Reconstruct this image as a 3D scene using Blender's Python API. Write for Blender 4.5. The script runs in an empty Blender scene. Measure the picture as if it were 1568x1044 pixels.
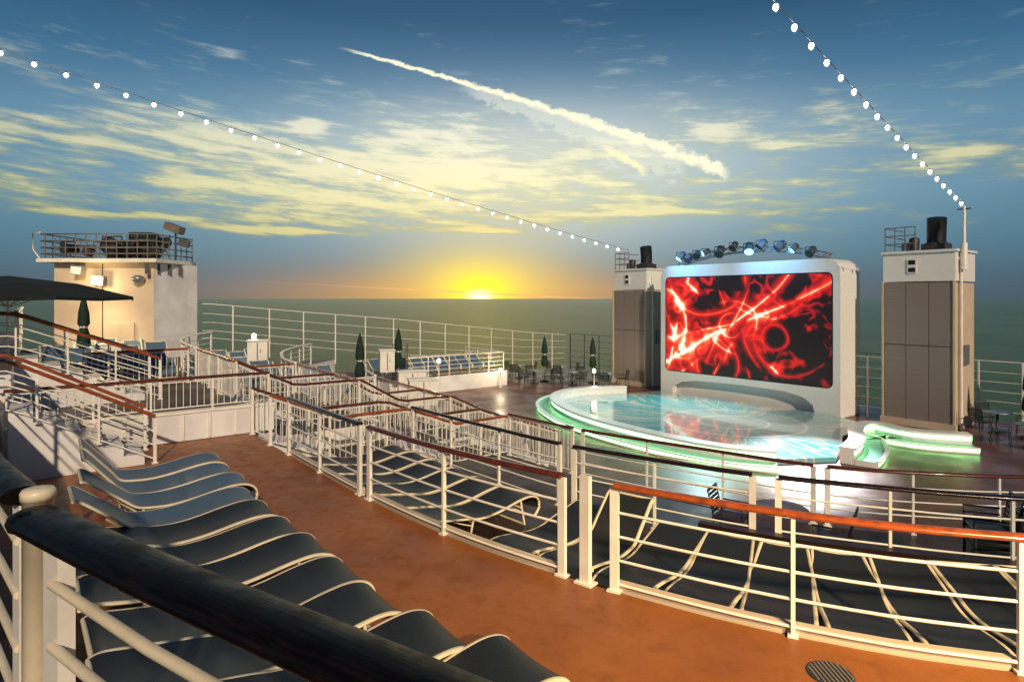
import bpy, bmesh, math, random
import numpy as np
from mathutils import Vector, Matrix
random.seed(4)
sc=bpy.context.scene
sc.view_settings.view_transform='Standard'
sc.view_settings.look='None'
sc.view_settings.exposure=0

# ---------- ship frame: a = athwartships, s = distance forward of the screen ----------
CX,CY=9.98,26.7
TX,TY=.616,-.788
NX,NY=-.788,-.616
HEAD=math.atan2(NY,NX)
def F(a,s,z=0): return (CX+a*TX+s*NX, CY+a*TY+s*NY, z)

# ---------- material helpers ----------
class NT:
    def __init__(s,tree): s.t=tree; s.n=tree.nodes; s.l=tree.links
    def put(s,sock,v):
        if v is None: return
        if isinstance(v,bpy.types.NodeSocket): s.l.new(v,sock)
        else: sock.default_value=v
    def m(s,op,a,b=None,c=None,clamp=False):
        nd=s.n.new('ShaderNodeMath'); nd.operation=op; nd.use_clamp=clamp
        for i,v in enumerate((a,b,c)): s.put(nd.inputs[i],v)
        return nd.outputs[0]
    def gauss(s,x,c,w):
        d=s.m('DIVIDE',s.m('SUBTRACT',x,c),w)
        return s.m('EXPONENT',s.m('MULTIPLY',s.m('MULTIPLY',d,d),-1.0))
    def ss(s,x,a,b,o0=0.0,o1=1.0):
        nd=s.n.new('ShaderNodeMapRange'); nd.interpolation_type='SMOOTHSTEP'
        s.put(nd.inputs[0],x)
        for i,v in zip((1,2,3,4),(a,b,o0,o1)): s.put(nd.inputs[i],v)
        return nd.outputs[0]
    def comb(s,x,y,z=0.0):
        nd=s.n.new('ShaderNodeCombineXYZ')
        for i,v in enumerate((x,y,z)): s.put(nd.inputs[i],v)
        return nd.outputs[0]
    def noise(s,vec,scale,detail=5,rough=.55,dist=0.0):
        nd=s.n.new('ShaderNodeTexNoise'); s.put(nd.inputs['Vector'],vec)
        nd.inputs['Scale'].default_value=scale; nd.inputs['Detail'].default_value=detail
        nd.inputs['Roughness'].default_value=rough; nd.inputs['Distortion'].default_value=dist
        return nd.outputs[0]
    def ramp(s,x,stops):
        nd=s.n.new('ShaderNodeValToRGB'); s.put(nd.inputs[0],x)
        e=nd.color_ramp.elements
        while len(e)<len(stops): e.new(.5)
        for el,(p,c) in zip(e,stops): el.position=p; el.color=(*c,1)
        return nd.outputs[0]
    def mix(s,f,a,b,mode='MIX'):
        nd=s.n.new('ShaderNodeMix'); nd.data_type='RGBA'; nd.blend_type=mode
        s.put(nd.inputs[0],f)
        for i,v in ((6,a),(7,b)):
            if isinstance(v,tuple): v=(*v,1)
            s.put(nd.inputs[i],v)
        return nd.outputs[2]
def newmat(name):
    m=bpy.data.materials.new(name); m.use_nodes=True
    t=NT(m.node_tree); return m,t,m.node_tree.nodes['Principled BSDF']
def pm(name,col,rough=.5,metal=0,var=.25,scale=3,bump=0,bscale=60,col2=None,coat=0,spec=.5,emis=None,es=0):
    m,t,b=newmat(name)
    tc=t.n.new('ShaderNodeTexCoord').outputs['Object']
    n=t.noise(tc,scale,5,.6)
    c2=col2 or tuple(x*(1-var) for x in col)
    c=t.mix(t.ss(n,.35,.68),col,c2)
    t.put(b.inputs['Base Color'],c)
    b.inputs['Metallic'].default_value=metal
    b.inputs['Specular IOR Level'].default_value=spec
    b.inputs['Coat Weight'].default_value=coat
    t.put(b.inputs['Roughness'],t.ss(n,.3,.7,max(rough-.06,.02),rough+.1))
    if bump:
        bp=t.n.new('ShaderNodeBump'); bp.inputs['Strength'].default_value=bump; bp.inputs['Distance'].default_value=.01
        t.put(bp.inputs['Height'],t.noise(tc,bscale,2)); t.l.new(bp.outputs[0],b.inputs['Normal'])
    if emis:
        b.inputs['Emission Color'].default_value=(*emis,1); b.inputs['Emission Strength'].default_value=es
    return m
WHITE=pm('white_paint',(.84,.79,.71),.4,var=.16,scale=2.5)
WALL=pm('white_wall',(.76,.74,.74),.5,var=.20,scale=1.2)
CREAM=pm('cream_wall',(.60,.48,.35),.5,var=.15,scale=1)
FRAME=pm('cream_frame',(.78,.67,.48),.35,var=.15,scale=6)
WOODD=pm('dark_varnished_wood',(.022,.009,.007),.25,var=.5,scale=14,bump=.15,bscale=45,coat=.2)
WOODR=pm('lit_red_varnished_wood',(.36,.075,.016),.25,var=.45,scale=9,coat=.3)  # lit copy of the dark handrail wood, lamplight reddening put into its colour
WOODM=pm('half_lit_varnished_wood',(.13,.026,.011),.25,var=.5,scale=9,coat=.3)  # half-lit copy of the handrail wood, weaker reddening baked into the colour
BLACK=pm('black_plastic',(.012,.012,.014),.4,var=.3)
DGREY=pm('dark_grey_metal',(.04,.04,.045),.4,var=.3)
BRONZE=pm('grey_brown_railing',(.20,.17,.14),.4,var=.3)
GREYM=pm('grey_metal',(.30,.31,.32),.35,.6,var=.2)
GREEN=pm('green_canvas',(.006,.030,.022),.8,var=.4,scale=8)
GREEND=pm('dark_green_canvas',(.004,.011,.010),.85,var=.4,scale=5)
DECKR=pm('red_deck',(.18,.058,.036),.32,var=.5,scale=.8,bump=.1)
TIERD=pm('dark_tier_deck',(.040,.018,.014),.4,var=.4,scale=1.1,bump=.1)
FARD=pm('far_tier_deck',(.08,.055,.05),.5,var=.4,scale=1)
MAROON=pm('maroon_fascia',(.020,.008,.007),.35,var=.3)
HULL=pm('hull_paint',(.7,.7,.7),.5,var=.1)
GLOBE=pm('lit_globe',(.9,.85,.7),.4,emis=(1,.85,.6),es=8)
BULB=pm('lit_bulb',(.9,.9,.9),.4,emis=(1,.95,.88),es=9)
FLOOD=pm('lit_flood',(.9,.9,.9),.4,emis=(1,.80,.45),es=20)
BLUEL=pm('lit_stage_lens',(.5,.8,.9),.3,emis=(.35,.75,1),es=1.6)
GLED=pm('green_led',(.2,.7,.3),.4,emis=(.36,1,.36),es=3.8)
PANELW=pm('white_gloss_shell',(.80,.79,.75),.28,var=.06,scale=1)
def worn_wood():
    m,t,b=newmat('worn_black_wood')
    tc=t.n.new('ShaderNodeTexCoord').outputs['Object']
    sp=t.n.new('ShaderNodeSeparateXYZ'); t.l.new(tc,sp.inputs[0])
    al=t.m('ADD',t.m('MULTIPLY',sp.outputs[0],.85),t.m('MULTIPLY',sp.outputs[1],-.53))
    ac=t.m('ADD',t.m('MULTIPLY',sp.outputs[0],.53),t.m('MULTIPLY',sp.outputs[1],.85))
    gr=t.noise(t.comb(t.m('MULTIPLY',al,6.0),t.m('MULTIPLY',ac,90.0),t.m('MULTIPLY',sp.outputs[2],90.0)),1.0,5,.65)
    bl=t.noise(tc,7,5,.7)
    c=t.mix(t.ss(gr,.4,.7),(.002,.0014,.0014),(.010,.005,.004))
    c=t.mix(t.m('MULTIPLY',t.ss(bl,.58,.75),.5),c,(.03,.013,.009))
    t.put(b.inputs['Base Color'],c); t.put(b.inputs['Roughness'],t.ss(bl,.35,.7,.30,.55))
    b.inputs['Specular IOR Level'].default_value=.16
    bp=t.n.new('ShaderNodeBump'); bp.inputs['Strength'].default_value=.35; bp.inputs['Distance'].default_value=.003
    t.put(bp.inputs['Height'],gr); t.l.new(bp.outputs[0],b.inputs['Normal'])
    return m
WOODN=worn_wood()
def deck_orange():
    m,t,b=newmat('orange_deck')
    tc=t.n.new('ShaderNodeTexCoord').outputs['Object']
    n=t.noise(tc,.55,5,.6); f=t.noise(tc,70,2,.6); g=t.noise(tc,4,7,.72,.5)
    c=t.mix(t.ss(n,.35,.7),(.31,.098,.015),(.22,.064,.012))
    c=t.mix(t.m('MULTIPLY',t.ss(g,.5,.70),.45),c,(.12,.040,.012))
    c=t.mix(t.m('MULTIPLY',t.ss(f,.55,.75),.35),c,(.42,.18,.04))
    t.put(b.inputs['Base Color'],c); t.put(b.inputs['Roughness'],t.ss(g,.3,.7,.34,.6))
    bp=t.n.new('ShaderNodeBump'); bp.inputs['Strength'].default_value=.3; bp.inputs['Distance'].default_value=.004
    t.put(bp.inputs['Height'],f); t.l.new(bp.outputs[0],b.inputs['Normal'])
    return m
DECKO=deck_orange()
def weave(name,c1,c2,c3):
    m,t,b=newmat(name)
    tc=t.n.new('ShaderNodeTexCoord').outputs['Object']
    k=t.n.new('ShaderNodeTexChecker'); t.l.new(tc,k.inputs[0]); k.inputs['Scale'].default_value=85
    k.inputs[1].default_value=(*c1,1); k.inputs[2].default_value=(*c2,1)
    n=t.noise(tc,3.5,5,.65)
    t.put(b.inputs['Base Color'],t.mix(t.m('MULTIPLY',t.ss(n,.35,.7),.6),k.outputs[0],c3))
    b.inputs['Roughness'].default_value=.45
    bp=t.n.new('ShaderNodeBump'); bp.inputs['Strength'].default_value=.6; bp.inputs['Distance'].default_value=.003
    t.l.new(k.outputs[1],bp.inputs['Height']); t.l.new(bp.outputs[0],b.inputs['Normal'])
    return m
WEAVE=weave('woven_mesh',(.026,.029,.031),(.003,.005,.007),(.024,.028,.031))
WEAVB=weave('blue_lit_woven_mesh',(.11,.19,.28),(.04,.08,.13),(.08,.15,.23))  # same lounger mesh with the blue light on it painted into the weave
def louvre():
    m,t,b=newmat('louvre_panel')
    tc=t.n.new('ShaderNodeTexCoord').outputs['Object']
    sp=t.n.new('ShaderNodeSeparateXYZ'); t.l.new(tc,sp.inputs[0])
    w=t.m('FRACT',t.m('MULTIPLY',sp.outputs[2],17.0))
    s=t.ss(w,.1,.9)
    n=t.noise(tc,1.5,4)
    c=t.mix(s,(.22,.185,.165),(.30,.255,.225)); c=t.mix(t.m('MULTIPLY',n,.5),c,(.26,.21,.175))
    t.put(b.inputs['Base Color'],c); b.inputs['Roughness'].default_value=.45; b.inputs['Metallic'].default_value=.1
    bp=t.n.new('ShaderNodeBump'); bp.inputs['Strength'].default_value=.3; bp.inputs['Distance'].default_value=.010
    t.put(bp.inputs['Height'],s); t.l.new(bp.outputs[0],b.inputs['Normal'])
    return m
LOUV=louvre()

# ---------- mesh builder ----------
class MB:
    def __init__(s): s.v=[];s.f=[];s.mi=[];s.sm=[];s.mats=[]
    def k(s,m):
        if m not in s.mats: s.mats.append(m)
        return s.mats.index(m)
    def add(s,vs,fs,mat,smooth=False):
        o=len(s.v); s.v+= [tuple(p) for p in vs]; i=s.k(mat)
        for f in fs: s.f.append([o+q for q in f]); s.mi.append(i); s.sm.append(smooth)
    def box(s,c,size,mat,ang=0.0,tilt=0.0):
        R=Matrix.Rotation(ang,3,'Z')@Matrix.Rotation(tilt,3,'Y')
        h=[q/2 for q in size]; vs=[]
        for x in(-1,1):
            for y in(-1,1):
                for z in(-1,1): vs.append(Vector(c)+R@Vector((x*h[0],y*h[1],z*h[2])))
        s.add(vs,[(0,1,3,2),(4,6,7,5),(0,4,5,1),(2,3,7,6),(0,2,6,4),(1,5,7,3)],mat)
    def tube(s,pts,r,mat,n=8,rz=None):
        P=[Vector(p) for p in pts]; rz=rz or r; vs=[];fs=[]
        for i,p in enumerate(P):
            d=(P[min(i+1,len(P)-1)]-P[max(i-1,0)]).normalized()
            side=d.cross(Vector((0,0,1)))
            if side.length<.05: side=Vector((1,0,0))
            side.normalize(); up=side.cross(d).normalized()
            for j in range(n):
                a=2*math.pi*j/n
                vs.append(p+side*math.cos(a)*r+up*math.sin(a)*rz)
        for i in range(len(P)-1):
            for j in range(n):
                fs.append((i*n+j,i*n+(j+1)%n,(i+1)*n+(j+1)%n,(i+1)*n+j))
        s.add(vs,fs,mat,True)
        L=len(P)-1
        s.add([vs[j] for j in range(n)],[tuple(range(n))],mat)
        s.add([vs[L*n+j] for j in range(n)],[tuple(range(n))],mat)
    def lathe(s,c,prof,mat,n=16,smooth=True,axis=None,jag=0):
        vs=[];fs=[]; q=Vector((0,0,1)).rotation_difference(Vector(axis)) if axis else None
        for (r,z) in prof:
            for j in range(n):
                a=2*math.pi*j/n; rr=r*(1+(jag if j%2 else -jag))
                w=Vector((rr*math.cos(a),rr*math.sin(a),z))
                if q: w=q@w
                vs.append(Vector(c)+w)
        for i in range(len(prof)-1):
            for j in range(n): fs.append((i*n+j,i*n+(j+1)%n,(i+1)*n+(j+1)%n,(i+1)*n+j))
        s.add(vs,fs,mat,smooth)
        s.add(vs[:n],[tuple(range(n))],mat); s.add(vs[-n:],[tuple(range(n))],mat)
    def prism(s,poly,z0,z1,top,side=None):
        n=len(poly); side=side or top
        vs=[(x,y,z0) for x,y in poly]+[(x,y,z1) for x,y in poly]
        s.add(vs,[(i,(i+1)%n,n+(i+1)%n,n+i) for i in range(n)],side)
        s.add(vs[n:],[tuple(range(n))],top); s.add(vs[:n],[tuple(range(n))],side)
    def strip(s,A,B,mat,smooth=False):
        n=len(A); s.add(list(A)+list(B),[(i,i+1,n+i+1,n+i) for i in range(n-1)],mat,smooth)
    def mesh(s,name,ship=True):
        me=bpy.data.meshes.new(name)
        v=[F(*p) for p in s.v] if ship else s.v
        me.from_pydata(v,[],s.f)
        for m in s.mats: me.materials.append(m)
        me.polygons.foreach_set('material_index',s.mi); me.polygons.foreach_set('use_smooth',s.sm)
        bm=bmesh.new(); bm.from_mesh(me); bmesh.ops.recalc_face_normals(bm,faces=bm.faces); bm.to_mesh(me); bm.free()
        return me
    def obj(s,name,ship=True,parent=None):
        o=bpy.data.objects.new(name,s.mesh(name,ship)); sc.collection.objects.link(o)
        if parent: o.parent=parent
        return o
def place(name,me,loc,ang=0):
    o=bpy.data.objects.new(name,me); o.location=loc; o.rotation_euler=(0,0,ang); sc.collection.objects.link(o); return o
def empty(name):
    o=bpy.data.objects.new(name,None); sc.collection.objects.link(o); return o
def resample(P,step):
    P=[np.array(p,float) for p in P]; d=[0]
    for i in range(1,len(P)): d.append(d[-1]+np.linalg.norm(P[i]-P[i-1]))
    k=max(1,round(d[-1]/step)); out=[]
    for q in np.linspace(0,d[-1],k+1): out.append(tuple(np.interp(q,d,[p[j] for p in P]) for j in range(len(P[0]))))
    return out
def smooth(P,n=6):
    out=[];P=[np.array(p,float) for p in P]
    for i in range(len(P)-1):
        p0=P[max(i-1,0)];p1=P[i];p2=P[i+1];p3=P[min(i+2,len(P)-1)]
        for j in range(n):
            t=j/n
            out.append(tuple(.5*((2*p1)+(p2-p0)*t+(2*p0-5*p1+4*p2-p3)*t*t+(3*p1-p0-3*p2+p3)*t**3)))
    out.append(tuple(P[-1])); return out
def offset(P,d):
    out=[]
    for i in range(len(P)):
        a=np.array(P[max(i-1,0)]);b=np.array(P[min(i+1,len(P)-1)])
        t=(b-a)/np.linalg.norm(b-a); out.append((P[i][0]-t[1]*d,P[i][1]+t[0]*d))
    return out

T1=[(0,20.6),(3.4,20.55),(6.4,20.5),(8.5,20.33),(10.2,19.95),(12.25,19.2),(13.6,18.3),(16,16.0),(19,12)]
T2=[(0,17.6),(4.2,17.5),(7.36,17.3),(10.3,16.4),(12.8,14.85),(15,12.5),(19,7)]
T3=[(0,14.8),(5,14.6),(9.85,13.4),(12.1,11.5),(14,8.5),(16,4),(19,-2)]
def arc(T,a):
    a=abs(a); xs=[p[0] for p in T]; ys=[p[1] for p in T]
    return float(np.mean([np.interp(abs(a+d),xs,ys) for d in np.linspace(-.8,.8,9)]))
def apath(T,a0,a1,z,n=None,off=0):
    n=n or max(2,int(abs(a1-a0)/.35)+1)
    return [(a,arc(T,a)+off,z) for a in np.linspace(a0,a1,n)]

def railing(name,path,h=1.08,bars=4,step=1.5,style='bars',wood=WOODD,white=WHITE,postw=.035,endw=.085,hr=(.06,.032),ship=True,low=.08,barr=.0145,curb=False,picket=.13):
    b=MB()
    dens=resample(path,.3) if len(path)>2 else path
    b.tube([(x,y,z+h-hr[1]) for x,y,z in dens],hr[0],wood,10,rz=hr[1])
    zs=[low+(h-low-.06)*i/(bars) for i in range(bars)] if style=='bars' else [low,h-.1]
    for q in zs: b.tube([(x,y,z+q) for x,y,z in dens],barr,white,6)
    P=resample(path,step)
    for i,p in enumerate(P):
        q=P[min(i+1,len(P)-1)];r=P[max(i-1,0)]
        ang=math.atan2(q[1]-r[1],q[0]-r[0]); w=endw if i in(0,len(P)-1) else postw
        b.box((p[0],p[1],p[2]+(h-.05)/2),(w,.045,h-.05),white,ang)
        b.box((p[0],p[1],p[2]+.012),(w+.05,.1,.02),white,ang)
    if style!='bars':
        for p in resample(path,picket): b.tube([(p[0],p[1],p[2]+low),(p[0],p[1],p[2]+h-.1)],.009,white,4)
    if curb:
        A=[(x,y) for x,y,z in dens]; z=path[0][2]
        L=offset(A,-.09);R=offset(A,-.03)
        poly=L+R[::-1]; b.prism(poly,z-.1,z+.09,curb,curb)
    return b.obj(name,ship)

# ================= SKY =================
w=bpy.data.worlds.new("World"); sc.world=w; w.use_nodes=True
try: w.cycles.sampling_method='MANUAL'; w.cycles.sample_map_resolution=512
except Exception: pass
t=NT(w.node_tree); bg=w.node_tree.nodes['Background']
g=t.n.new('ShaderNodeTexCoord').outputs['Generated']
sp=t.n.new('ShaderNodeSeparateXYZ'); t.l.new(g,sp.inputs[0]); x,y,z=sp.outputs
hyp=t.m('MAXIMUM',t.m('SQRT',t.m('ADD',t.m('MULTIPLY',x,x),t.m('MULTIPLY',y,y))),.02)
az=t.m('ARCTAN2',x,y); v=t.m('DIVIDE',z,hyp)
base=t.ramp(v,[(0,(.085,.15,.19)),(.03,(.070,.17,.24)),(.08,(.10,.26,.36)),(.15,(.17,.36,.49)),(.24,(.16,.35,.50)),(.34,(.055,.19,.34)),(.45,(.022,.095,.20)),(.7,(.012,.05,.12)),(1,(.010,.04,.10))])
side=t.gauss(az,-.02,.74)
base=t.mix(1.0,base,t.mix(side,(.40,.50,.60),(1.06,1.03,1.0)),'MULTIPLY')
hz=t.m('MULTIPLY',t.m('MULTIPLY',t.gauss(v,.205,.105),t.gauss(az,0.03,.33)),.92)
base=t.mix(hz,base,(.80,.83,.73))
vs_=t.m('ADD',v,t.m('MULTIPLY',az,.06))
den=t.m('ADD',t.m('MAXIMUM',vs_,-.1),.15)
px_=t.m('MULTIPLY',az,3.4); py_=t.m('DIVIDE',-1.9,den)
n1=t.noise(t.comb(px_,py_,0.0),1.25,8,.62,.25)
n2=t.noise(t.comb(t.m('MULTIPLY',az,7.0),t.m('MULTIPLY',vs_,46.0),5.0),1.6,6,.66,.3)
cb=t.m('MULTIPLY',t.gauss(v,.195,.085),t.m('MULTIPLY_ADD',t.gauss(az,-.18,.50),.185,.02))
cv=t.m('ADD',t.m('ADD',t.m('MULTIPLY',n1,.52),t.m('MULTIPLY',n2,.48)),cb)
cv=t.m('SUBTRACT',cv,t.ss(v,.28,.47,0.0,.065))
cv=t.m('SUBTRACT',cv,t.ss(v,.125,.06,0.0,.16))
for (ca,c_v,wa,wv,k) in((-.433,.362,.030,.008,.20),(-.317,.268,.028,.011,.2),(.323,.254,.045,.013,.2),(.403,.230,.038,.012,.2),(.636,.192,.04,.006,.2),(-.361,.103,.10,.006,.24),(-.047,.110,.06,.005,.2),(-.55,.115,.12,.005,.15),(.45,.128,.12,.006,.16),(.2,.135,.14,.006,.14)):
    cv=t.m('ADD',cv,t.m('MULTIPLY',t.m('MULTIPLY',t.gauss(az,ca,wa),t.gauss(v,c_v,wv)),k))
cl=t.ss(cv,.50,.66)
ccol=t.ramp(v,[(0,(.55,.40,.22)),(.10,(.78,.72,.34)),(.17,(1.0,.93,.54)),(.26,(.93,.91,.70)),(.34,(.66,.71,.66)),(.45,(.34,.43,.48))])
shade=t.ss(cv,.56,.72)
ccol=t.mix(shade,t.mix(1.0,ccol,(.50,.62,.76),'MULTIPLY'),ccol)
ccol=t.mix(t.gauss(az,0.0,.66),t.mix(1.0,ccol,(.46,.50,.48),'MULTIPLY'),ccol)
sky=t.mix(t.m('MULTIPLY',cl,.95),base,ccol)
nn=t.noise(t.comb(t.m('MULTIPLY',az,20.0),t.m('MULTIPLY',v,28.0),1.0),2.0,6,.68,.4)
def trail(sky,c0,c1,c2,a0,a1,w0,w1,bright,warp=2.6,op=1.0,fade=.06):
    line=t.m('ADD',t.m('ADD',c0,t.m('MULTIPLY',az,c1)),t.m('MULTIPLY',t.m('MULTIPLY',az,az),c2))
    wd=t.ss(az,a0,a1,w0,w1)
    d=t.m('ADD',t.m('SUBTRACT',v,line),t.m('MULTIPLY',t.m('SUBTRACT',nn,.5),t.m('MULTIPLY',wd,warp)))
    k=t.ss(t.m('ABSOLUTE',d),wd,t.m('MULTIPLY',wd,.3))
    k=t.m('MULTIPLY',k,t.m('MULTIPLY',t.ss(az,a0,a0+fade),t.ss(az,a1,a1-.02)))
    return t.mix(t.m('MULTIPLY',k,op),sky,bright)
sky=trail(sky,.312,-.36,-.10,-.10,.28,.012,.030,(.84,.87,.74),4.5,.5)
sky=trail(sky,.327,-.31,-.25,-.28,.345,.0035,.0145,(1.0,.97,.72),3.0)
sky=trail(sky,.336,-.62,0.0,.140,.222,.007,.011,(1.0,.95,.60),2.6,1.0,.02)
sky=t.mix(t.m('MULTIPLY',t.m('MULTIPLY',t.gauss(v,.0,.042),t.gauss(az,-.06,.32)),.80),sky,(.60,.37,.12))
sky=t.mix(t.m('MULTIPLY',t.m('MULTIPLY',t.gauss(v,.03,.065),t.gauss(az,-.05,.13)),.7),sky,(.88,.78,.18))
sky=t.mix(t.m('MULTIPLY',t.gauss(v,.008,.034),t.gauss(az,-.052,.055)),sky,(1.2,1.08,.02))
sky=t.mix(t.m('MULTIPLY',t.gauss(v,.002,.010),t.gauss(az,-.052,.018)),sky,(3,2.8,1.2))
sky=t.mix(t.m('MULTIPLY',t.gauss(v,t.m('MULTIPLY_ADD',az,-.05,.006),.0012),t.gauss(az,-.02,.2)),sky,(.85,.50,.22))
ns=t.n.new('ShaderNodeTexSky'); ns.sky_type='NISHITA'; ns.sun_disc=False
ns.sun_elevation=math.radians(1.0); ns.sun_rotation=math.radians(-3)
sky=t.mix(.012,sky,ns.outputs[0],'ADD')
t.l.new(sky,bg.inputs[0]); bg.inputs[1].default_value=1.0

# ================= SEA =================
m,t,b=newmat('sea_water')
tc=t.n.new('ShaderNodeTexCoord').outputs['Object']
n=t.noise(tc,.012,6,.65); n2=t.noise(tc,.30,4,.7)
t.put(b.inputs['Base Color'],t.mix(t.ss(n,.35,.65),(.055,.098,.008),(.090,.130,.012)))
b.inputs['Roughness'].default_value=.22; b.inputs['Specular IOR Level'].default_value=.035
bp=t.n.new('ShaderNodeBump'); bp.inputs['Strength'].default_value=1; bp.inputs['Distance'].default_value=1.1
t.put(bp.inputs['Height'],n2); t.l.new(bp.outputs[0],b.inputs['Normal'])
q=MB(); q.add([(-30000,-3000,-14),(30000,-3000,-14),(30000,40000,-14),(-30000,40000,-14)],[(0,1,2,3)],m); q.obj('sea',False)

# ================= DECKS =================
q=MB(); q.prism([(-15.5,-4.4),(19,-4.4),(19,34),(-15.5,34)],-14,-.004,DECKR,HULL); q.obj('ship_hull')
q=MB(); q.add([(-15.3,-4.3,0),(18.9,-4.3,0),(18.9,33,0),(-15.3,33,0)],[(0,1,2,3)],DECKR); q.obj('main_deck')
def tier(name,T,a0,a1,z0,z1,top,sd):
    P=[(p[0],p[1]) for p in apath(T,a0,a1,0)]
    q=MB(); q.prism(P+[(a1,32),(a0,32)],z0,z1,top,sd); return q.obj(name)
tier('lower_terrace',T3,1,18,0.004,.6,TIERD,MAROON)
tier('middle_terrace',T2,1,18,.604,1.1,TIERD,MAROON)
tier('upper_terrace',T1,1,18,1.104,1.7,DECKO,MAROON)
tier('lower_terrace',T3,-15.2,.8,0.004,.8,FARD,WALL)
tier('middle_terrace',T2,-15.2,.8,.804,1.5,FARD,WALL)
tier('upper_terrace',T1,-15.2,.8,1.504,2.2,FARD,WALL)
q=MB(); q.prism([(-15.18,4.4),(-11,4.4),(-11,14.5),(-15.18,14.5)],.006,.79,FARD,WALL); q.obj('side_terrace')
TP=[(0,24.7),(12,24.7),(13.9,24.0),(15,23.5),(19,22)]
P=[(a,arc(TP,a)) for a in np.linspace(1,18,40)]
q=MB(); q.prism(P+[(18,32),(1,32)],1.704,2.8,TIERD,WALL); q.obj('viewing_platform')
q=MB(); q.prism([(-15.2,24.6),(.7,24.6),(.7,32),(-15.2,32)],2.204,3.3,FARD,WALL); q.obj('viewing_platform')
q=MB(); q.box((.9,22.4,1.99),(.16,4.6,.56),WALL); q.box((.9,22.4,2.29),(.22,4.7,.05),WHITE)
for i in range(9): q.box((1.0,20.4+i*.5,1.99),(.03,.05,.5),WHITE)
q.obj('dividing_wall')
P=apath(T2,9.6,17,0,24,.12)
A=[(p[0],p[1]) for p in P]
q=MB(); q.prism(A+offset(A,.14)[::-1],1.104,1.42,MAROON,MAROON); q.obj('low_wall')

# ================= NEAR RAILINGS =================
z=1.7
railing('deck_railing',apath(T1,3.36,6.35,z,10,.0),1.08,wood=WOODD,step=1.4,curb=CREAM)
railing('deck_railing',apath(T1,6.65,10.15,z,12),1.08,wood=WOODM,step=1.75,curb=CREAM)
q=MB(); q.box((10.43,arc(T1,10.43)+.02,2.25),(.11,.06,1.1),WHITE,-.2); q.box((10.43,arc(T1,10.43)+.02,1.715),(.2,.14,.02),WHITE,-.2); q.obj('rail_post')
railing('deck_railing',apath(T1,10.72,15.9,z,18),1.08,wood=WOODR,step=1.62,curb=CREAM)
railing('deck_railing',apath(T2,2.6,7.2,1.1,14),1.08,wood=WOODD,step=1.6)
railing('deck_railing',apath(T2,7.5,10.2,1.1,10),1.08,wood=WOODD,step=1.4)
railing('deck_railing',apath(T2,10.5,17,1.1,18),1.08,wood=WOODD,step=1.4)
railing('deck_railing',apath(T3,2.5,4.7,.6,14),1.08,wood=WOODM,step=1.4,style='p')
railing('deck_railing',apath(T3,5.0,9.6,.6,14),1.08,wood=WOODM,step=1.5)
railing('deck_railing',apath(T3,9.8,14,.6,14),1.08,wood=WOODM,step=1.4)
def stair(name,a0,a1,s0,z0,s1,z1,mat=WALL):
    q=MB(); n=max(2,round(abs(z1-z0)/.17))
    for i in range(n):
        sa=s0+(s1-s0)*i/n; sb=s0+(s1-s0)*(i+1)/n; zz=z0+(z1-z0)*(i+1)/n
        q.box(((a0+a1)/2,(sa+sb)/2,(min(z0,z1)+zz)/2),(a1-a0,abs(sb-sa),max(.02,zz-min(z0,z1))),mat)
    return q.obj(name)
stair('deck_stairs',1.2,2.3,13.2,0,14.6,.6); stair('deck_stairs',1.2,2.3,16.3,.6,17.4,1.1); stair('deck_stairs',1.2,2.3,19.2,1.1,20.5,1.7)
for a in(1.15,2.4):
    railing('stair_railing',[(a,20.6,1.7),(a,19.2,1.1),(a,17.5,1.1),(a,16.3,.6),(a,14.7,.6),(a,13.0,0.0)],1.02,style='p',wood=WOODR if a>2 else WOODM,step=1.3,endw=.06)
stair('deck_stairs',1.35,2.45,22.75,1.7,24.6,2.8)
for a in(1.3,2.5):
    railing('stair_railing',[(a,22.6,1.7),(a,24.6,2.8),(a,27,2.8)],.86,bars=3,wood=WOODR,step=.95,endw=.05)
# ================= LEFT / FAR RAILINGS =================
railing('deck_railing',[(.9,20.2,2.3),(.9,24.7,2.3)],.70,style='p',wood=WOODM,step=1.1,endw=.05)
railing('deck_railing',apath(T1,-.2,-4.6,2.2,14),1.0,style='p',wood=WOODR,step=1.3)
railing('deck_railing',apath(T1,-5,-13.5,2.2,20),1.0,wood=WHITE,step=1.3)
railing('deck_railing',apath(T2,-.2,-5.2,1.5,14),1.0,style='p',wood=WOODR,step=1.3)
railing('deck_railing',apath(T2,-5.6,-13.6,1.5,20),1.0,wood=WHITE,step=1.3)
railing('deck_railing',apath(T3,-.2,-5.5,.8,14),1.0,style='p',wood=WOODR,step=1.3)
railing('deck_railing',apath(T3,-6,-11,.8,14),1.0,wood=WHITE,step=1.3)
railing('deck_railing',[(-11.05,11.6,.8),(-11.05,4.5,.8),(-14.8,4.5,.8)],1.0,wood=WHITE,step=1.2)
for a in(-.3,-1.9):
    railing('stair_railing',[(a,20.6,2.2),(a,19.2,1.5),(a,17.5,1.5),(a,16.3,.8),(a,14.7,.8),(a,13.0,0.0)],1.0,style='p',wood=WOODM,step=1.3,endw=.05)
stair('deck_stairs',-1.8,-.4,13.2,0,14.6,.8); stair('deck_stairs',-1.8,-.4,16.3,.8,17.5,1.5); stair('deck_stairs',-1.8,-.4,19.2,1.5,20.5,2.2)
stair('deck_stairs',-3.4,-1.9,22.2,2.2,24.6,3.3)
for a in(-1.8,-3.5):
    railing('stair_railing',[(a,21.9,2.2),(a,24.6,3.3),(a,26.5,3.3)],1.0,wood=WOODR,step=1.0,endw=.06)
railing('deck_railing',[(-3.6,24.6,3.3),(-14,24.6,3.3)],1.0,wood=WHITE,step=1.5)
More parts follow.
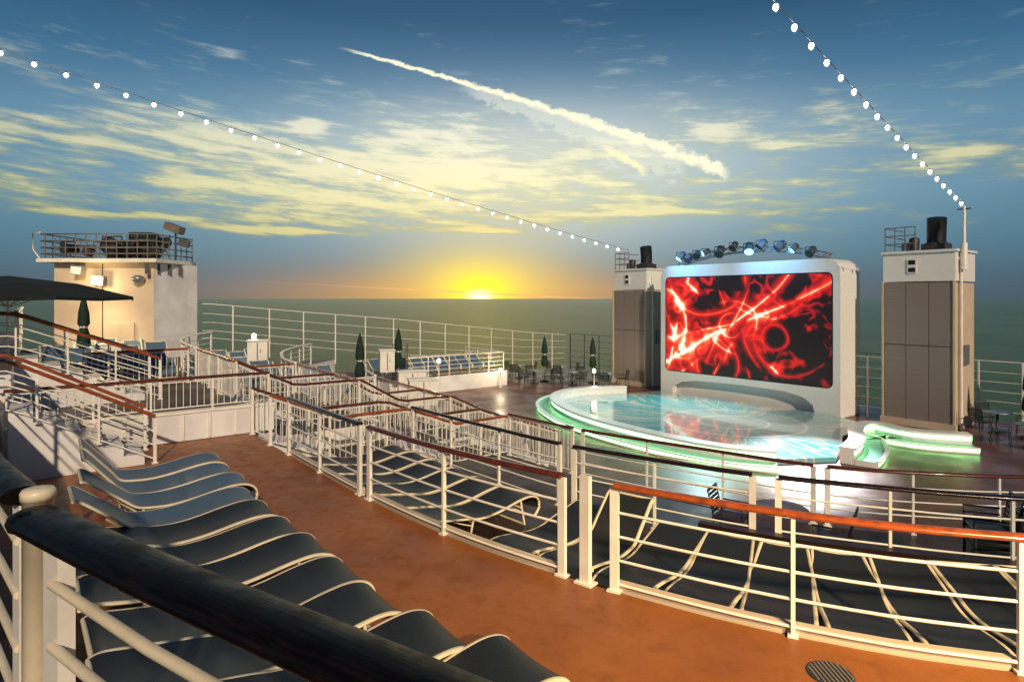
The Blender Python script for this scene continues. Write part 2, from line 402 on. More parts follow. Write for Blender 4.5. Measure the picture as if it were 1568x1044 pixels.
railing('deck_railing',[(2.7,24.75,2.8),(10.6,24.75,2.8)],1.08,wood=WOODD,step=1.7)
railing('deck_railing',[(-4.6,20.8,2.2),(-4.6,23.2,2.2)],1.0,style='p',wood=WOODR,step=1.1,endw=.05)
railing('deck_railing',[(-5.3,17.6,1.5),(-5.3,20.3,1.5)],1.0,style='p',wood=WOODR,step=1.1,endw=.05)
railing('deck_railing',[(-5.6,14.6,.8),(-5.6,17.4,.8)],1.0,style='p',wood=WHITE,step=1.1,endw=.05)
q=MB()
pts=[(-15,22,2.2,4.45),(-15,18,2.2,4.35),(-15,13.5,1.5,3.9),(-15,9,.8,3.5),(-15,4.5,.4,3.0),(-15,0,0,2.5),(-15,-4,0,2.15)]
for k in (1,.8,.62,.45,.3):
    q.tube([(p[0],p[1],p[2]+(p[3]-p[2])*k) for p in pts],.022 if k==1 else .014,WHITE,6)
for p in resample(pts,1.6): q.box((p[0],p[1],(p[2]+p[3])/2),(.05,.05,p[3]-p[2]),WHITE)
q.obj('guard_railing')
for (A,B,h) in (((-15,-4,0),(18,-4,0),2.25),((3.98,-1.2,0),(5.3,-1.2,0),2.35)):
    q=MB()
    for k in (1,.82,.66,.5,.34,.18): q.tube([(A[0],A[1],h*k),(B[0],B[1],h*k)],.024 if k==1 else .014,WHITE,6)
    for p in resample([A,B],1.3 if h<2.3 else .6): q.box((p[0],p[1],h/2),(.055,.05,h),WHITE)
    q.obj('guard_railing')

# ================= FOREGROUND RAIL (viewing platform) =================
q=MB()
L=[(-1.58,2.04),(-.95,1.63),(-.20,1.17),(.55,.69),(1.3,.30)]
LL=smooth([(x,y,3.865) for x,y in L],5)
q.tube(LL,.084,WOODN,18,rz=.037)
q.lathe(LL[0],[(.005,.037),(.05,.034),(.077,.020),(.084,0),(.077,-.020),(.05,-.034),(.005,-.037)],WOODN,20)
q.box((-1.475,2.0,3.30),(.115,.05,1.07),WHITE,-.6)
for zz in(3.69,3.49,3.29,3.09): q.tube([(x,y,zz) for x,y in [(-1.47,1.96),(-.95,1.60),(-.22,1.14),(.55,.66)]],.016,FRAME,10)
q.lathe((-1.66,2.15,2.8),[(.046,0),(.046,1.10),(.052,1.10),(.052,1.125),(.046,1.135),(.02,1.14)],FRAME,20)
q.obj('deck_railing',False)
q=MB()
q.tube([(-1.83,2.29,3.865),(-2.3,2.7,3.865),(-3.6,3.95,3.865)],.066,WOODN,14,rz=.033)
for zz in(3.69,3.49,3.29,3.09): q.tube([(-1.85,2.3,zz),(-3.6,3.95,zz)],.016,FRAME,8)
q.box((-1.86,2.34,3.3),(.10,.05,1.05),WHITE,-.7); q.box((-3.4,3.76,3.3),(.10,.05,1.05),WHITE,-.7)
q.obj('deck_railing',False)

# ================= LOUNGERS =================
def lounger_mesh(theta,WV=WEAVE):
    q=MB(); c,s_=math.cos(theta),math.sin(theta)
    prof=[(.10,.10),(.02,.15),(-.035,.24),(-.015,.34),(.07,.405),(.22,.43),(.45,.405),(.75,.35),(1.0,.325),(1.2,.335),(1.36,.37)]
    prof+=[(1.36+k*c,.37+k*s_) for k in(.2,.42,.62)]
    prof+=[(1.36+.70*c-.0,.37+.70*s_-.03)]
    P=smooth([(x,0,z) for x,z in prof],5)
    W=.325
    for sgn in(-1,1): q.tube([(x,sgn*W,z) for x,_,z in P],.027,FRAME,8,rz=.016)
    cols=[-.31,-.15,0,.15,.31]
    rows=P[8:]
    vs=[];fs=[]
    for (x,_,z) in rows:
        for yy in cols: vs.append((x,yy,z+.014-.025*(1-(yy/.31)**2)))
    nc=len(cols)
    for i in range(len(rows)-1):
        for j in range(nc-1): fs.append((i*nc+j,i*nc+j+1,(i+1)*nc+j+1,(i+1)*nc+j))
    q.add(vs,fs,WV,True)
    q.tube([(P[-1][0],-W,P[-1][2]),(P[-1][0],W,P[-1][2])],.018,FRAME,8)
    q.tube([(P[1][0],-W,P[1][2]),(P[1][0],W,P[1][2])],.016,FRAME,8)
    for x0,dx in((.34,-.07),(1.28,.09)):
        for sgn in(-1,1): q.tube([(x0,sgn*.30,.39 if x0<1 else .33),(x0+dx,sgn*.31,.015)],.016,FRAME,8)
        q.tube([(x0+dx,-.31,.02),(x0+dx,.31,.02)],.014,FRAME,8)
        q.tube([(x0,-.30,.29),(x0,.30,.29)],.014,FRAME,8)
    for sgn in(-1,1): q.tube([(1.62,sgn*.29,.33+.24*s_/max(.3,c)),(1.28,sgn*.29,.24)],.010,FRAME,6)
    return q.mesh('sun_lounger',False)
LM=[lounger_mesh(math.radians(10)),lounger_mesh(math.radians(40)),lounger_mesh(math.radians(50),WEAVB),lounger_mesh(math.radians(38),WEAVB)]
def lounger(a,s,z,k=0,da=0): place('sun_lounger',LM[k],F(a,s,z),HEAD+da)
for i in range(11):
    a=4.50+i*.71+(.02 if i%2 else -.02); s=22.0-(max(0,a-9)**2)*.07+random.uniform(-.07,.07)
    lounger(a,s,1.7,{0:2,1:2,2:3,3:3}.get(i,0),random.uniform(-.025,.025))
# row below the orange deck, feet towards the upper railing
a=3.6
while a<15.6:
    sl=(arc(T1,a+.3)-arc(T1,a-.3))/.6; L_=math.hypot(1,sl)
    nx,ny=-sl/L_,1/L_
    d_=.42 if a>8.6 else 2.35
    px,py=a-nx*d_,arc(T1,a)-ny*d_
    flip=math.pi if a>8.6 else 0
    lounger(px,py,1.1,random.choice([0,0,0,1]) if a>8.6 else 0,math.atan2(nx,ny)+flip+random.uniform(-.025,.025))
    a+=.76*(1.0/L_)*(1.06 if a>8.6 else 1)
    if 8.0<a<8.9: a=9.0
H2=HEAD-math.pi/2
def row(a,s,z,n,k=None):
    for i in range(n): place('sun_lounger',LM[k or (2+i%2)],F(a,s+i*.71,z),H2+random.uniform(-.06,.06))
row(-8.0,20.9,2.2,6); row(-11.2,20.6,2.2,4); row(-9.0,17.2,1.5,4); row(-6.2,17.9,1.5,4); row(-11.8,16.6,1.5,4)
row(-6.6,14.9,.8,4,3); row(-9.6,14.3,.8,3,2); row(-11.7,5.1,.79,9,3); row(-5.2,21.3,2.2,3,3)

# ================= POOL / STAGE =================
W1=smooth([(-4.6,2.2),(-5.3,4.0),(-5.15,5.6),(-4.0,7.0),(-2,8.1),(0,8.7),(2.5,8.95),(4.7,8.8),(6.0,8.1)],6)
W2=smooth([(7.0,6.5),(6.7,5.2),(6.0,3.6),(5.8,2.4),(6.3,1.9),(7.4,2.2),(8.6,1.5)],6)
m,t,b=newmat('stage_floor')
tc=t.n.new('ShaderNodeTexCoord').outputs['Object']
sp=t.n.new('ShaderNodeSeparateXYZ'); t.l.new(tc,sp.inputs[0])
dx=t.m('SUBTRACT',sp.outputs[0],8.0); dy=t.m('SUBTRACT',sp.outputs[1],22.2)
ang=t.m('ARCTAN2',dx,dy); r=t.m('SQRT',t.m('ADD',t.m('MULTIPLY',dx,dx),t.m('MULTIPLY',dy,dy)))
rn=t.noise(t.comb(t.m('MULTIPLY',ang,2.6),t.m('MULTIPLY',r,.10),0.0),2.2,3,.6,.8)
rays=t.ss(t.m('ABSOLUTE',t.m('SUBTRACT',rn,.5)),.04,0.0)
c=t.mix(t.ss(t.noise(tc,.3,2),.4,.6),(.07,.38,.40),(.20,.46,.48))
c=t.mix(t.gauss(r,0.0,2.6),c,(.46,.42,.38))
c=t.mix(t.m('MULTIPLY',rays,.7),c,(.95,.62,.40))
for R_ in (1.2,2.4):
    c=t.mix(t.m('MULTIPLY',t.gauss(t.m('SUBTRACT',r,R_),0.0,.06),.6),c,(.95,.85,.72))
t.put(b.inputs['Base Color'],c); b.inputs['Roughness'].default_value=.08; b.inputs['Coat Weight'].default_value=.6
bp=t.n.new('ShaderNodeBump'); bp.inputs['Strength'].default_value=.12; bp.inputs['Distance'].default_value=.02
t.put(bp.inputs['Height'],t.noise(tc,3.0,3)); t.l.new(bp.outputs[0],b.inputs['Normal'])
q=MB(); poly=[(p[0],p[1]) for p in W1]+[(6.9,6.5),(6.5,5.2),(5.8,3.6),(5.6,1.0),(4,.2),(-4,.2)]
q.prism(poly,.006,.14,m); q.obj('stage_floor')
TEAL=pm('teal_tile',(.24,.54,.46),.3,var=.2)
def bench(name,P,sg):
    q=MB()
    A=offset(P,0);B=offset(P,.42*sg);Cc=offset(P,.36*sg); D=offset(P,.95*sg)
    q.prism(A+Cc[::-1],.004,.40,PANELW,PANELW)
    q.prism(offset(P,-.03*sg)+B[::-1],.40,.47,PANELW)
    z3=lambda Q,z:[(x,y,z) for x,y in Q]
    q.strip(z3(offset(P,.368*sg),.27),z3(offset(P,.368*sg),.385),GLED)
    q.prism(offset(P,.375*sg)+D[::-1],.004,.16,TEAL,PANELW)
    q.prism(offset(P,.90*sg)+offset(P,1.02*sg)[::-1],.165,.20,PANELW)
    q.strip(z3(offset(P,.96*sg),.06),z3(offset(P,.96*sg),.15),GLED)
    return q.obj(name)
bench('stage_bench',W1,1); bench('stage_bench',W2,1)

# ================= SCREEN =================
root=empty('outdoor_movie_screen')
q=MB()
aL,aR,zT=-4.25,4.2,6.15; r=.55
out=[(aL,0),(aL,zT-r)]+[(aL+r-r*math.cos(k),zT-r+r*math.sin(k)) for k in np.linspace(.2,math.pi/2,6)]
out+=[(aR-r+r*math.sin(k),zT-r+r*math.cos(k)) for k in np.linspace(0,math.pi/2-.2,6)]+[(aR,zT-r),(aR,0),(aR-.95,0)]
out+=[(aR-1.05,.40),(aR-1.4,.66),(aR-2.2,.82),(0,.86),(aL+2.0,.80),(aL+1.2,.66),(aL+.75,.4),(aL+.65,0)]
n=len(out)
fr=[(a,.12,z) for a,z in out]; bk=[(a,-1.55,z) for a,z in out]
q.add(fr+bk,[(i,(i+1)%n,n+(i+1)%n,n+i) for i in range(n)],PANELW)
q.add(fr,[tuple(range(n))],PANELW); q.add(bk,[tuple(range(n))],PANELW)
q.box((0,-.22,.45),(7.2,.1,.9),PANELW)
so=q.obj('screen_housing',True,root)
bv=so.modifiers.new('b','BEVEL'); bv.width=.09; bv.segments=3; bv.limit_method='ANGLE'; bv.angle_limit=math.radians(50)
q=MB(); b0,b1,c0,c1=-3.97,3.93,1.13,5.62
def rrect(x0,x1,z0,z1,r):
    o=[]
    for cx,cz,k0 in((x1-r,z1-r,0),(x0+r,z1-r,90),(x0+r,z0+r,180),(x1-r,z0+r,270)):
        for k in(0,30,60,90): o.append((cx+r*math.cos(math.radians(k0+k)),cz+r*math.sin(math.radians(k0+k))))
    return o
o1=rrect(b0,b1,c0,c1,.22)
q.add([(a,.126,z) for a,z in o1],[tuple(range(len(o1)))],BLACK); q.obj('bezel',True,root)
m,t,b=newmat('led_picture')
tc=t.n.new('ShaderNodeTexCoord').outputs['Generated']
sp=t.n.new('ShaderNodeSeparateXYZ'); t.l.new(tc,sp.inputs[0])
u0=sp.outputs[0]; v0=sp.outputs[2]
wn=t.noise(t.comb(u0,v0,0),2.0,1,.5); wn2=t.noise(t.comb(u0,v0,3.3),2.0,1,.5)
U=t.m('ADD',t.m('MULTIPLY',u0,1.78),t.m('MULTIPLY',t.m('SUBTRACT',wn,.5),.16))
V=t.m('ADD',v0,t.m('MULTIPLY',t.m('SUBTRACT',wn2,.5),.16))
mo1=t.noise(t.comb(U,V,2.2),3.0,2); mo2=t.noise(t.comb(U,V,9.1),3.0,2)
md=[t.ss(mo1,.42,.60,.05,1.0),t.ss(mo1,.58,.40,.05,1.0),t.ss(mo2,.42,.60,.05,1.0),t.ss(mo2,.58,.40,.05,1.0)]
acc=None
def addg(d,wd,amp,k):
    global acc
    r_=t.m('DIVIDE',wd,t.m('ADD',d,wd)); gl=t.m('MULTIPLY',t.m('MULTIPLY',t.m('MULTIPLY',r_,r_),amp),md[k%4])
    acc=gl if acc is None else t.m('ADD',acc,gl)
i=0
for (cx,cy,R,wd,amp) in((.80,.50,.13,.016,.9),(.80,.50,.27,.018,1.0),(1.38,.38,.24,.04,.8),(1.42,.42,.36,.03,.65),(1.50,.50,.55,.025,.7),(.10,.55,.20,.05,1.5),(-.15,.5,.42,.04,1.5),(.62,.1,.25,.025,.7),(.5,1.05,.45,.025,.8),(1.15,1.1,.5,.025,.8),(1.1,.0,.42,.03,.8),(1.25,.42,.12,.03,.7),(.95,.78,.12,.03,.6)):
    ax=t.m('SUBTRACT',U,cx); ay=t.m('SUBTRACT',V,cy)
    rad=t.m('SQRT',t.m('ADD',t.m('MULTIPLY',ax,ax),t.m('MULTIPLY',ay,ay)))
    addg(t.m('ABSOLUTE',t.m('SUBTRACT',rad,R)),wd,amp,i); i+=1
for (px,py,an,wd,amp) in((.80,.50,42,.030,1.5),(.8,.5,-40,.028,1.7),(.78,.45,68,.016,1.0),(.8,.5,12,.014,.8),(.8,.5,-68,.020,1.2),(1.5,.82,26,.045,1.6),(.15,.5,75,.035,1.8),(.12,.4,-60,.03,1.2)):
    ca,sa=math.cos(math.radians(an)),math.sin(math.radians(an))
    dd=t.m('ABSOLUTE',t.m('ADD',t.m('MULTIPLY',t.m('SUBTRACT',U,px),-sa),t.m('MULTIPLY',t.m('SUBTRACT',V,py),ca)))
    addg(dd,wd,amp*1.1,i); i+=1
rib=t.m('POWER',t.m('ABSOLUTE',t.m('SINE',t.m('MULTIPLY',mo1,24.0))),4.0)
acc=t.m('ADD',acc,t.m('MULTIPLY',t.m('MULTIPLY',rib,md[2]),.34))
acc=t.m('MULTIPLY',acc,t.ss(u0,1.1,.2,.65,1.1))
colr=t.ramp(t.m('MULTIPLY',acc,.60),[(0,(.003,.001,.002)),(.10,(.012,.001,.002)),(.22,(.42,.004,.005)),(.42,(.90,.018,.012)),(.62,(1,.16,.05)),(.82,(1,.75,.45)),(1,(1,.95,.85))])
b.inputs['Base Color'].default_value=(.01,.01,.01,1); b.inputs['Roughness'].default_value=.4
t.put(b.inputs['Emission Color'],colr); b.inputs['Emission Strength'].default_value=1.1
q=MB(); o1=rrect(b0+.05,b1-.05,c0+.05,c1-.05,.17)
q.add([(a,.132,z) for a,z in o1],[tuple(range(len(o1)))],m); q.obj('led_panel',True,root)
q=MB()
arcp=lambda off,s:[(a,s,6.12+off+.52*(1-(a/3.7)**2)) for a in np.linspace(-3.5,3.6,22)]
for off,s in((0,-.2),(.22,-.2),(0,-.6),(.22,-.6)): q.tube(arcp(off,s),.028,GREYM,6)
A0=arcp(0,-.2);A1=arcp(.22,-.2);B0=arcp(0,-.6);B1=arcp(.22,-.6)
for i in range(21):
    q.tube([A0[i],A1[i+1]],.014,GREYM,4); q.tube([A1[i],B1[i+1]],.014,GREYM,4); q.tube([B0[i],B1[i+1]],.014,GREYM,4)
for a in(-3.4,3.5):
    for s in(-.2,-.6): q.tube([(a,s,6.1),(a,s,6.4)],.03,GREYM,6)
q.obj('lighting_truss',True,root)
LAMPB=pm('lamp_body',(.12,.15,.18),.35,.3,var=.3)
def spotlamp(q,c,ax,sc_,lens,body=None):
    body=body or LAMPB; ax=Vector(ax).normalized(); c=Vector(c)
    q.lathe(tuple(c),[(.07*sc_,-.28*sc_),(.13*sc_,-.24*sc_),(.14*sc_,.05*sc_),(.18*sc_,.12*sc_)],body,12,axis=ax)
    q.lathe(tuple(c+ax*.125*sc_),[(.15*sc_,0),(.145*sc_,.01)],lens,12,axis=ax)
    x,y,z=c; w=.2*sc_
    q.tube([(x-w,y,z),(x-w,y,z+.2*sc_),(x+w,y,z+.2*sc_),(x+w,y,z)],.018*sc_,DGREY,6)
q=MB()
for i,a in enumerate((-3.2,-2.75,-2.3,-1.85,-1.1,-.4,.35,.9,1.7,2.3,3.0)):
    zz=6.30+.52*(1-(a/3.7)**2)+random.uniform(-.12,.16)
    spotlamp(q,(a,-.02,zz),(random.uniform(-.7,.5),.6,random.uniform(-.9,-.3)),random.uniform(.9,1.3),BLUEL if i%3==0 else BLACK)
q.obj('stage_lamps',True,root)

# ================= VENT TOWERS =================
def tower(a0,a1,s0,zt,pole):
    q=MB(); ac=(a0+a1)/2; w=a1-a0; sd=2.1; scn=s0-sd/2
    q.box((ac,scn,zt/2-.55),(w-.05,sd-.05,zt-1.1),CREAM)
    q.box((ac,scn,zt-.52),(w,sd,1.04),PANELW); q.box((ac,scn,zt+.03),(w+.12,sd+.12,.08),PANELW)
    k=3; pw=(w-.1)/k
    for i in range(k):
        for j,(z0,z1) in enumerate(((.25,2.9),(2.93,zt-1.08))):
            q.box((a0+.05+pw*(i+.5),s0+.03,(z0+z1)/2),(pw-.02,.08,z1-z0),LOUV)
            for zz in (z0+.06,z1-.06):
                for e in(-.4,.4): q.box((a0+.05+pw*(i+.5+e),s0+.074,zz),(.03,.012,.03),GREYM)
    q.box((ac,s0+.05,.12),(w+.1,.2,.24),CREAM)
    for a in(a0+.015,a1-.015): q.box((a,s0+.045,zt/2-.5),(.06,.13,zt-1.05),CREAM)
    q.box((a0+w*.42,s0+.012,zt-.35),(.22,.05,.16),BLACK); q.box((a0+w*.42,s0+.012,zt-.62),(.22,.05,.16),BLACK)
    q.box((a0+w*.42,s0+.02,zt-.49),(.3,.03,.5),WHITE)
    q.box((a0+w*.42,s0+.04,zt-.35),(.2,.02,.13),BLACK); q.box((a0+w*.42,s0+.04,zt-.62),(.2,.02,.13),BLACK)
    q.box((ac+.25,scn,zt+.2),(.75,.75,.3),DGREY)
    c=(ac+.25,scn)
    q.tube([(c[0],c[1],zt+.3),(c[0],c[1],zt+.7),(c[0]+.02,c[1]+.04,zt+1.0),(c[0]+.05,c[1]+.12,zt+1.28)],.31,BLACK,14)
    q.lathe((c[0],c[1],zt+.3),[(.40,0),(.40,.06),(.33,.1)],DGREY,14)
    q.lathe((ac-.30,scn+.5,zt+.1),[(.16,0),(.18,.3),(.17,.45),(.05,.5)],DGREY,10)
    q.box((ac-.62,scn+.3,zt+.25),(.25,.3,.35),GREYM)
    for k in(.35,.65,.95):
        q.tube([(a0+.05,s0-.05,zt+k),(ac-.1,s0-.05,zt+k)],.02,BRONZE,6); q.tube([(a0+.05,s0-.05,zt+k),(a0+.05,s0-sd+.1,zt+k)],.02,BRONZE,6)
    for a in np.linspace(a0+.05,ac-.1,4): q.tube([(a,s0-.05,zt),(a,s0-.05,zt+.97)],.022,BRONZE,6)
    for i in range(6): q.tube([(a0-.12,s0-.5,.5+i*1.0),(a0-.12,s0-.9,.5+i*1.0)],.015,WHITE,5)
    if pole:
        q.lathe((a1+.16,s0-.35,5.6),[(.10,0),(.10,.9),(.05,.95),(.045,2.2),(.02,2.25)],WHITE,10)
        q.box((a1+.1,s0-.35,6.0),(.2,.1,.1),WHITE); q.box((a1+.15,s0-.35,7.7),(.4,.04,.04),DGREY)
    q.tube([(a1+.06,s0-.4,0),(a1+.06,s0-.4,zt-.4)],.05,WHITE,8)
    q.box((a1+.03,s0-1.0,2.6),(.08,.5,.7),GREYM)
    return q.obj('ventilation_tower')
tower(5.34,7.62,-.8,6.25,True)
tower(-8.15,-5.9,-.8,6.1,False)

# ================= LEFT CONTROL HOUSE =================
root=empty('projection_house')
q=MB(); poly=[(-17.9,24),(-14.0,24),(-13.45,26.2),(-14.7,28),(-17.9,28)]
q.prism(poly,2.2,6.0,CREAM,CREAM)
q.add([(-13.985,23.99,2.2),(-13.435,26.195,2.2),(-13.435,26.195,5.98),(-13.985,23.99,5.98)],[(0,1,2,3)],WALL)
q.prism([(-18.3,23.6),(-13.7,23.6),(-13.55,26.3),(-14.6,28.3),(-18.3,28.3)],6.0,6.14,WHITE)
q.box((-16.0,23.985,4.1),(.03,.02,3.7),DGREY); q.box((-17.0,23.97,4.9),(.35,.05,.25),WHITE)
q.box((-15.2,23.97,3.0),(.9,.05,1.3),CREAM); q.obj('house_walls',False,root)
q=MB(); rp=[(-18.2,27.5),(-18.2,23.7),(-13.8,23.7),(-13.65,26.2)]
for k in(1,.72,.45,.2): q.tube([(x,y,6.14+k*.95) for x,y in rp],.028,BRONZE,6)
for p in resample([(x,y,0) for x,y in rp],.4): q.tube([(p[0],p[1],6.1),(p[0],p[1],7.1)],.02,BRONZE,5)
q.tube([(-18.2,23.7,6.1),(-18.5,23.7,6.5),(-18.5,23.7,7.1),(-18.2,23.7,7.15)],.028,WHITE,6)
q.obj('roof_railing',False,root)
q=MB()
for (xx,yy,zz,s,ax) in((-17.5,24.2,6.55,1.4,(-.4,-1,0)),(-16.75,24.3,6.45,1.2,(.6,-1,-.1)),(-15.7,24.1,6.65,1.9,(.1,-1,.05)),(-14.95,24.6,6.8,1.5,(-.8,-.8,.3)),(-14.35,24.2,6.55,1.8,(.8,-.9,-.3)),(-13.95,24.6,6.85,1.3,(.9,-.5,-.2)),(-14.6,25.2,6.5,1.6,(.5,-1,0))):
    spotlamp(q,(xx,yy,zz),ax,s,DGREY,BLACK)
    for e in(-.25,.25): q.tube([(xx+e,yy,6.14),(xx,yy,zz-.15)],.02,DGREY,5)
q.box((-15.2,25.4,6.75),(.9,.7,1.1),BLACK); q.box((-16.3,25.5,6.6),(.7,.6,.8),BLACK)
q.tube([(-13.7,25.0,6.1),(-13.7,25.0,7.3)],.04,DGREY,6)
q.box((-13.75,25.0,7.45),(.75,.35,.3),BRONZE,-.2,.35); q.box((-13.35,25,6.85),(.4,.3,.3),DGREY,.3,.3)
for i in range(4): q.box((-14.1+i*.16,23.7+i*.5,5.75),(.12,.1,.4),DGREY,.4)
q.lathe((-14.5,23.8,5.35),[(.1,-.15),(.22,-.05),(.24,.05),(.1,.15)],GREYM,12)
q.tube([(-14.5,23.95,5.4),(-14.5,23.8,5.35)],.03,DGREY,6)
q.obj('projectors',False,root)
q=MB()
for xx,zz,lit in((-16.8,5.70,False),(-16.0,5.30,True)):
    q.box((xx,23.75,zz),(.42,.25,.36),GREYM,.2,.1)
    q.box((xx+.02,23.60,zz-.02),(.34,.03,.28),FLOOD if lit else PANELW,.2,.1)
    q.tube([(xx,24.0,zz),(xx,23.8,zz)],.03,DGREY,6)
q.obj('floodlights',False,root)

# ================= UMBRELLAS, TABLES, CHAIRS =================
def closed_umb():
    q=MB(); q.lathe((0,0,0),[(.26,0),(.26,.05),(.06,.09),(.03,.1)],DGREY,14)
    q.tube([(0,0,.05),(0,0,2.45)],.022,GREYM,8)
    q.lathe((0,0,0),[(.10,.85),(.17,.95),(.15,1.25),(.09,1.5),(.15,1.62),(.13,1.95),(.07,2.3),(.02,2.5)],GREEN,14,jag=.16)
    q.lathe((0,0,0),[(.10,1.48),(.105,1.54)],WHITE,12)
    return q.mesh('closed_umbrella',False)
CU=closed_umb()
for (xx,yy,z) in((1.8,34.0,0),(4.4,33.5,0),(-5.6,22.6,.8),(-4.9,26.5,.8),(18.2,21.3,0),(17.0,20.2,0),(19.6,23.0,0)):
    place('closed_umbrella',CU,(xx,yy,z),random.random())
place('closed_umbrella',CU,(-13.4,19.2,2.2))
def open_umb():
    q=MB(); q.tube([(0,0,0),(0,0,2.50)],.025,WHITE,8); q.lathe((0,0,0),[(.3,0),(.3,.06),(.05,.1)],DGREY,14)
    n=8;R=2.6;vs=[(0,0,2.62)]
    for rr,zz in((.55,2.44),(1,2.14)):
        for j in range(n*2):
            a=math.pi*j/n; k=rr*R*(1 if j%2==0 else .94)
            vs.append((k*math.cos(a),k*math.sin(a),zz-(0 if j%2==0 else .03)))
    fs=[(0,1+j,1+(j+1)%16) for j in range(16)]+[(1+j,17+j,17+(j+1)%16,1+(j+1)%16) for j in range(16)]
    vs+=[(x,y,z-.07) for x,y,z in vs[17:33]]
    fs+=[(17+j,33+j,33+(j+1)%16,17+(j+1)%16) for j in range(16)]
    q.add(vs,fs,GREEND)
    for j in range(8):
        a=math.pi*j/4; q.tube([(0,0,1.9),(R*.55*math.cos(a),R*.55*math.sin(a),2.38)],.012,WHITE,5)
    return q.mesh('open_umbrella',False)
place('open_umbrella',open_umb(),(-11.5,14.0,2.5),.2)
def table_mesh():
    q=MB(); q.lathe((0,0,0),[(.25,0),(.24,.03),(.05,.06),(.04,.68),(.12,.7)],DGREY,14); q.lathe((0,0,.7),[(.42,0),(.43,.015),(.42,.03)],GREYM,22); return q.mesh('round_table',False)
def chair_mesh():
    q=MB()
    for x in(-.22,.22):
        q.tube([(x,.24,0),(x,.22,.44),(x,.25,.64),(x,-.18,.64)],.014,DGREY,6); q.tube([(x,-.26,0),(x,-.2,.44),(x,-.30,.88)],.014,DGREY,6)
    q.box((0,0,.44),(.46,.46,.03),BLACK)
    for i in range(6): q.box((0,-.225-.0165*i,.53+.065*i),(.44,.012,.045),BLACK)
    q.tube([(-.22,-.3,.88),(.22,-.3,.88)],.014,DGREY,6)
    return q.mesh('patio_chair',False)
TM,CM=table_mesh(),chair_mesh()
def group(x,y,z,n=3,r=.75):
    place('round_table',TM,(x,y,z))
    o=random.random()*6
    for i in range(n):
        a=o+i*2*math.pi/n; place('patio_chair',CM,(x+r*math.cos(a),y+r*math.sin(a),z),a+math.pi/2)
for x,y in((1.2,33.2),(3.2,32.6),(5.0,31.8),(.4,35.6),(2.8,35.2),(16.0,18.9),(17.8,18.7),(16.6,21.0)): group(x,y,0)
group(*F(9.9,15.1)[:2],.6,2)
for i in range(6): place('patio_chair',CM,F(12.3,14.0,.6+i*.09),1.2)
q=MB(); q.lathe((2.46,4.74,1.704),[(.17,0),(.165,.008),(.15,.008)],DGREY,24)
for i in range(-4,5): q.box((2.46+i*.033,4.74,1.715),(.012,.29*math.sqrt(max(.05,1-(i/4.8)**2)),.006),BRONZE)
q.obj('deck_drain',False)
def lantern():
    q=MB(); q.lathe((0,0,0),[(.09,0),(.09,.03),(.03,.05),(.03,.78),(.06,.8)],WHITE,10); q.lathe((0,0,.8),[(.05,0),(.085,.05),(.09,.12),(.06,.18),(.02,.2)],GLOBE,12); return q.mesh('deck_lantern',False)
LN=lantern()
for (xx,yy,z) in((-10.3,24.5,2.2),(-3.4,28.5,.8),(-.6,31.8,0),(4.2,31.4,0)):
    place('deck_lantern',LN,(xx,yy,z))
    l=bpy.data.lights.new('lantern_light','POINT'); l.energy=45; l.color=(1,.8,.5); l.shadow_soft_size=.12
    o=bpy.data.objects.new('lantern_light',l); o.location=(xx,yy,z+1.15); sc.collection.objects.link(o)
def cab(x,y,z,w=.8,h=1.1):
    q=MB(); q.box((0,0,h/2),(w,.5,h),WHITE); q.box((0,0,h+.02),(w+.08,.58,.05),PANELW); q.box((0,-.255,h*.5),(.03,.015,h*.85),DGREY); q.box((.1,-.26,h*.55),(.02,.03,.16),DGREY)
    place('deck_locker',q.mesh('deck_locker',False),(x,y,z),.3)
cab(-9.6,23.2,2.2,.7,.8); cab(-5.3,26,1.5,.6,.9); cab(-4.0,24.5,.8,1.1,.9); cab(-13.0,20.0,2.2,.6,.9); cab(-3.2,22.0,.8,1.0,.9)
q=MB()
for x in(-.3,.3):
    for y in(-.2,.2): q.tube([(x,y,0),(x,y,1.7)],.02,DGREY,5)
for k in(.4,1.2,1.65): q.box((0,0,k),(.64,.44,.03),GREYM)
q.box((0,0,.8),(.5,.35,.5),BLACK)
place('equipment_rack',q.mesh('equipment_rack',False),(-5.2,28.6,.8))

# ================= STRING LIGHTS =================
def string(A,B,sag,n,ext,br):
    q=MB(); A=Vector(A);B=Vector(B); P=[]
    for i in range(-ext,n+1):
        k=i/n; p=A.lerp(B,k); p.z-=sag*4*k*(1-k)if 0<=k<=1 else -sag*4*abs(k)*.5; P.append(p)
    q.tube(P,.011,GREYM,5)
    for p in P[:-1]:
        q.lathe((p.x,p.y,p.z-.05),[(.02,.05),(.03,.03),(.03,0)],DGREY,8)
        q.lathe((p.x,p.y,p.z-.05-.12*br),[(.02*br,-.02),(.06*br,.02),(.07*br,.06),(.05*br,.1),(.02*br,.12)],BULB,10)
    q.obj('string_lights',False)
string((-15.0,18.0,11.9),(6.2,32.6,7.15),.2,33,8,.95)
string((4.64,10.8,9.8),(15.55,21.0,7.75),.06,19,7,.72)

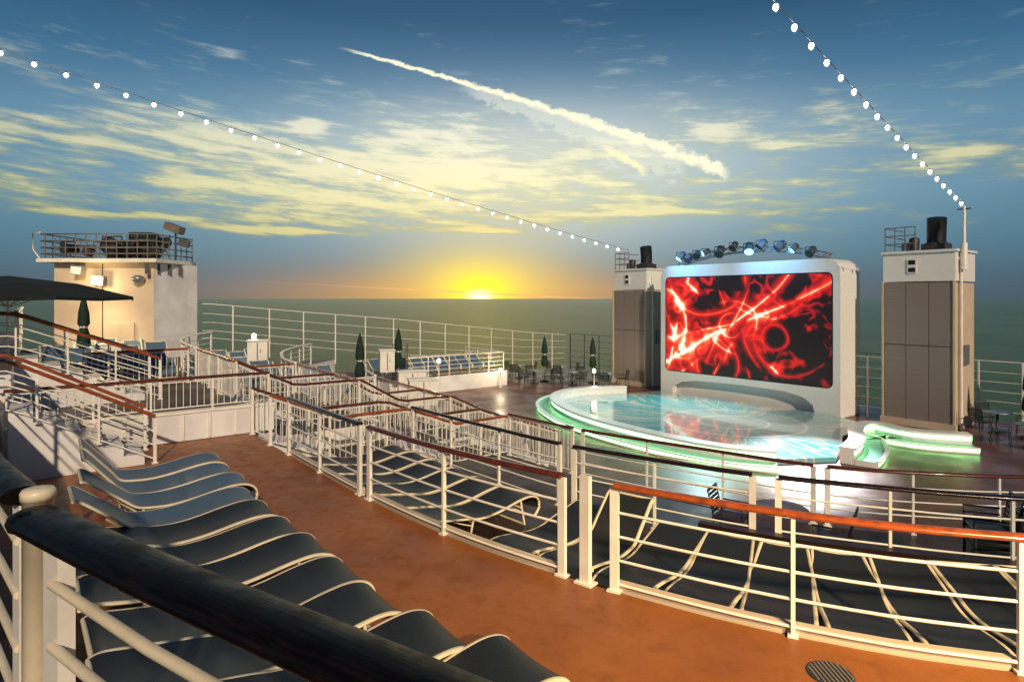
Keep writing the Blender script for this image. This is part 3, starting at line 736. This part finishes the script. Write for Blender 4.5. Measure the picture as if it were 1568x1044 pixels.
# ================= LIGHT =================
def flood_sun(d,e,col,ang):
    l=bpy.data.lights.new('floodlight_stand_in','SUN'); l.energy=e; l.color=col; l.angle=math.radians(ang)
    o=bpy.data.objects.new('floodlight_stand_in',l); o.rotation_euler=Vector(d).to_track_quat('-Z','Y').to_euler(); sc.collection.objects.link(o)
flood_sun((-.28,1,-.55),3.2,(1,.80,.57),1.2)  # not the real sun: added directional lamp standing in for many deck floodlights
def spot(name,loc,tgt,e,col,size,blend=.6,rad=.15):
    l=bpy.data.lights.new(name,'SPOT'); l.energy=e; l.color=col; l.spot_size=math.radians(size); l.spot_blend=blend; l.shadow_soft_size=rad
    o=bpy.data.objects.new(name,l); o.location=loc; o.rotation_euler=(Vector(tgt)-Vector(loc)).to_track_quat('-Z','Y').to_euler(); sc.collection.objects.link(o)
spot('deck_floodlight',(5.5,-1.0,6.6),(2.8,4.6,1.7),5600,(1,.70,.30),56,1.0,.2)
spot('stage_spot',F(3.2,.2,6.6),F(6.3,7.0,0),20000,(.95,.97,1),28,.9)
spot('stage_spot',F(-1.5,.2,6.7),F(-.5,5.5,0),4200,(.60,.97,1),80,.8)
spot('stage_spot',F(-3.2,1.5,7.6),F(-2.5,-.2,6.2),520,(.12,.5,1),90,.8)
spot('stage_spot',F(1.2,1.5,7.7),F(1.5,-.2,6.2),520,(.12,.5,1),100,.8)
spot('wall_floodlight',(-16.0,23.4,5.2),(-15.4,21,2.2),400,(1,.75,.4),150,.5)
l=bpy.data.lights.new('house_glow','POINT'); l.energy=60; l.color=(1,.72,.35); l.shadow_soft_size=.1
o=bpy.data.objects.new('house_glow',l); o.location=(-16.0,23.3,5.2); sc.collection.objects.link(o)

# ================= CAMERA =================
cam=bpy.data.cameras.new('camera'); co=bpy.data.objects.new('camera',cam); sc.collection.objects.link(co)
co.location=(0,0,4.6); co.rotation_euler=(math.radians(90),0,0)
cam.sensor_width=36; cam.lens=21.58; cam.shift_y=-.0415; cam.clip_start=.05; cam.clip_end=90000
sc.camera=co
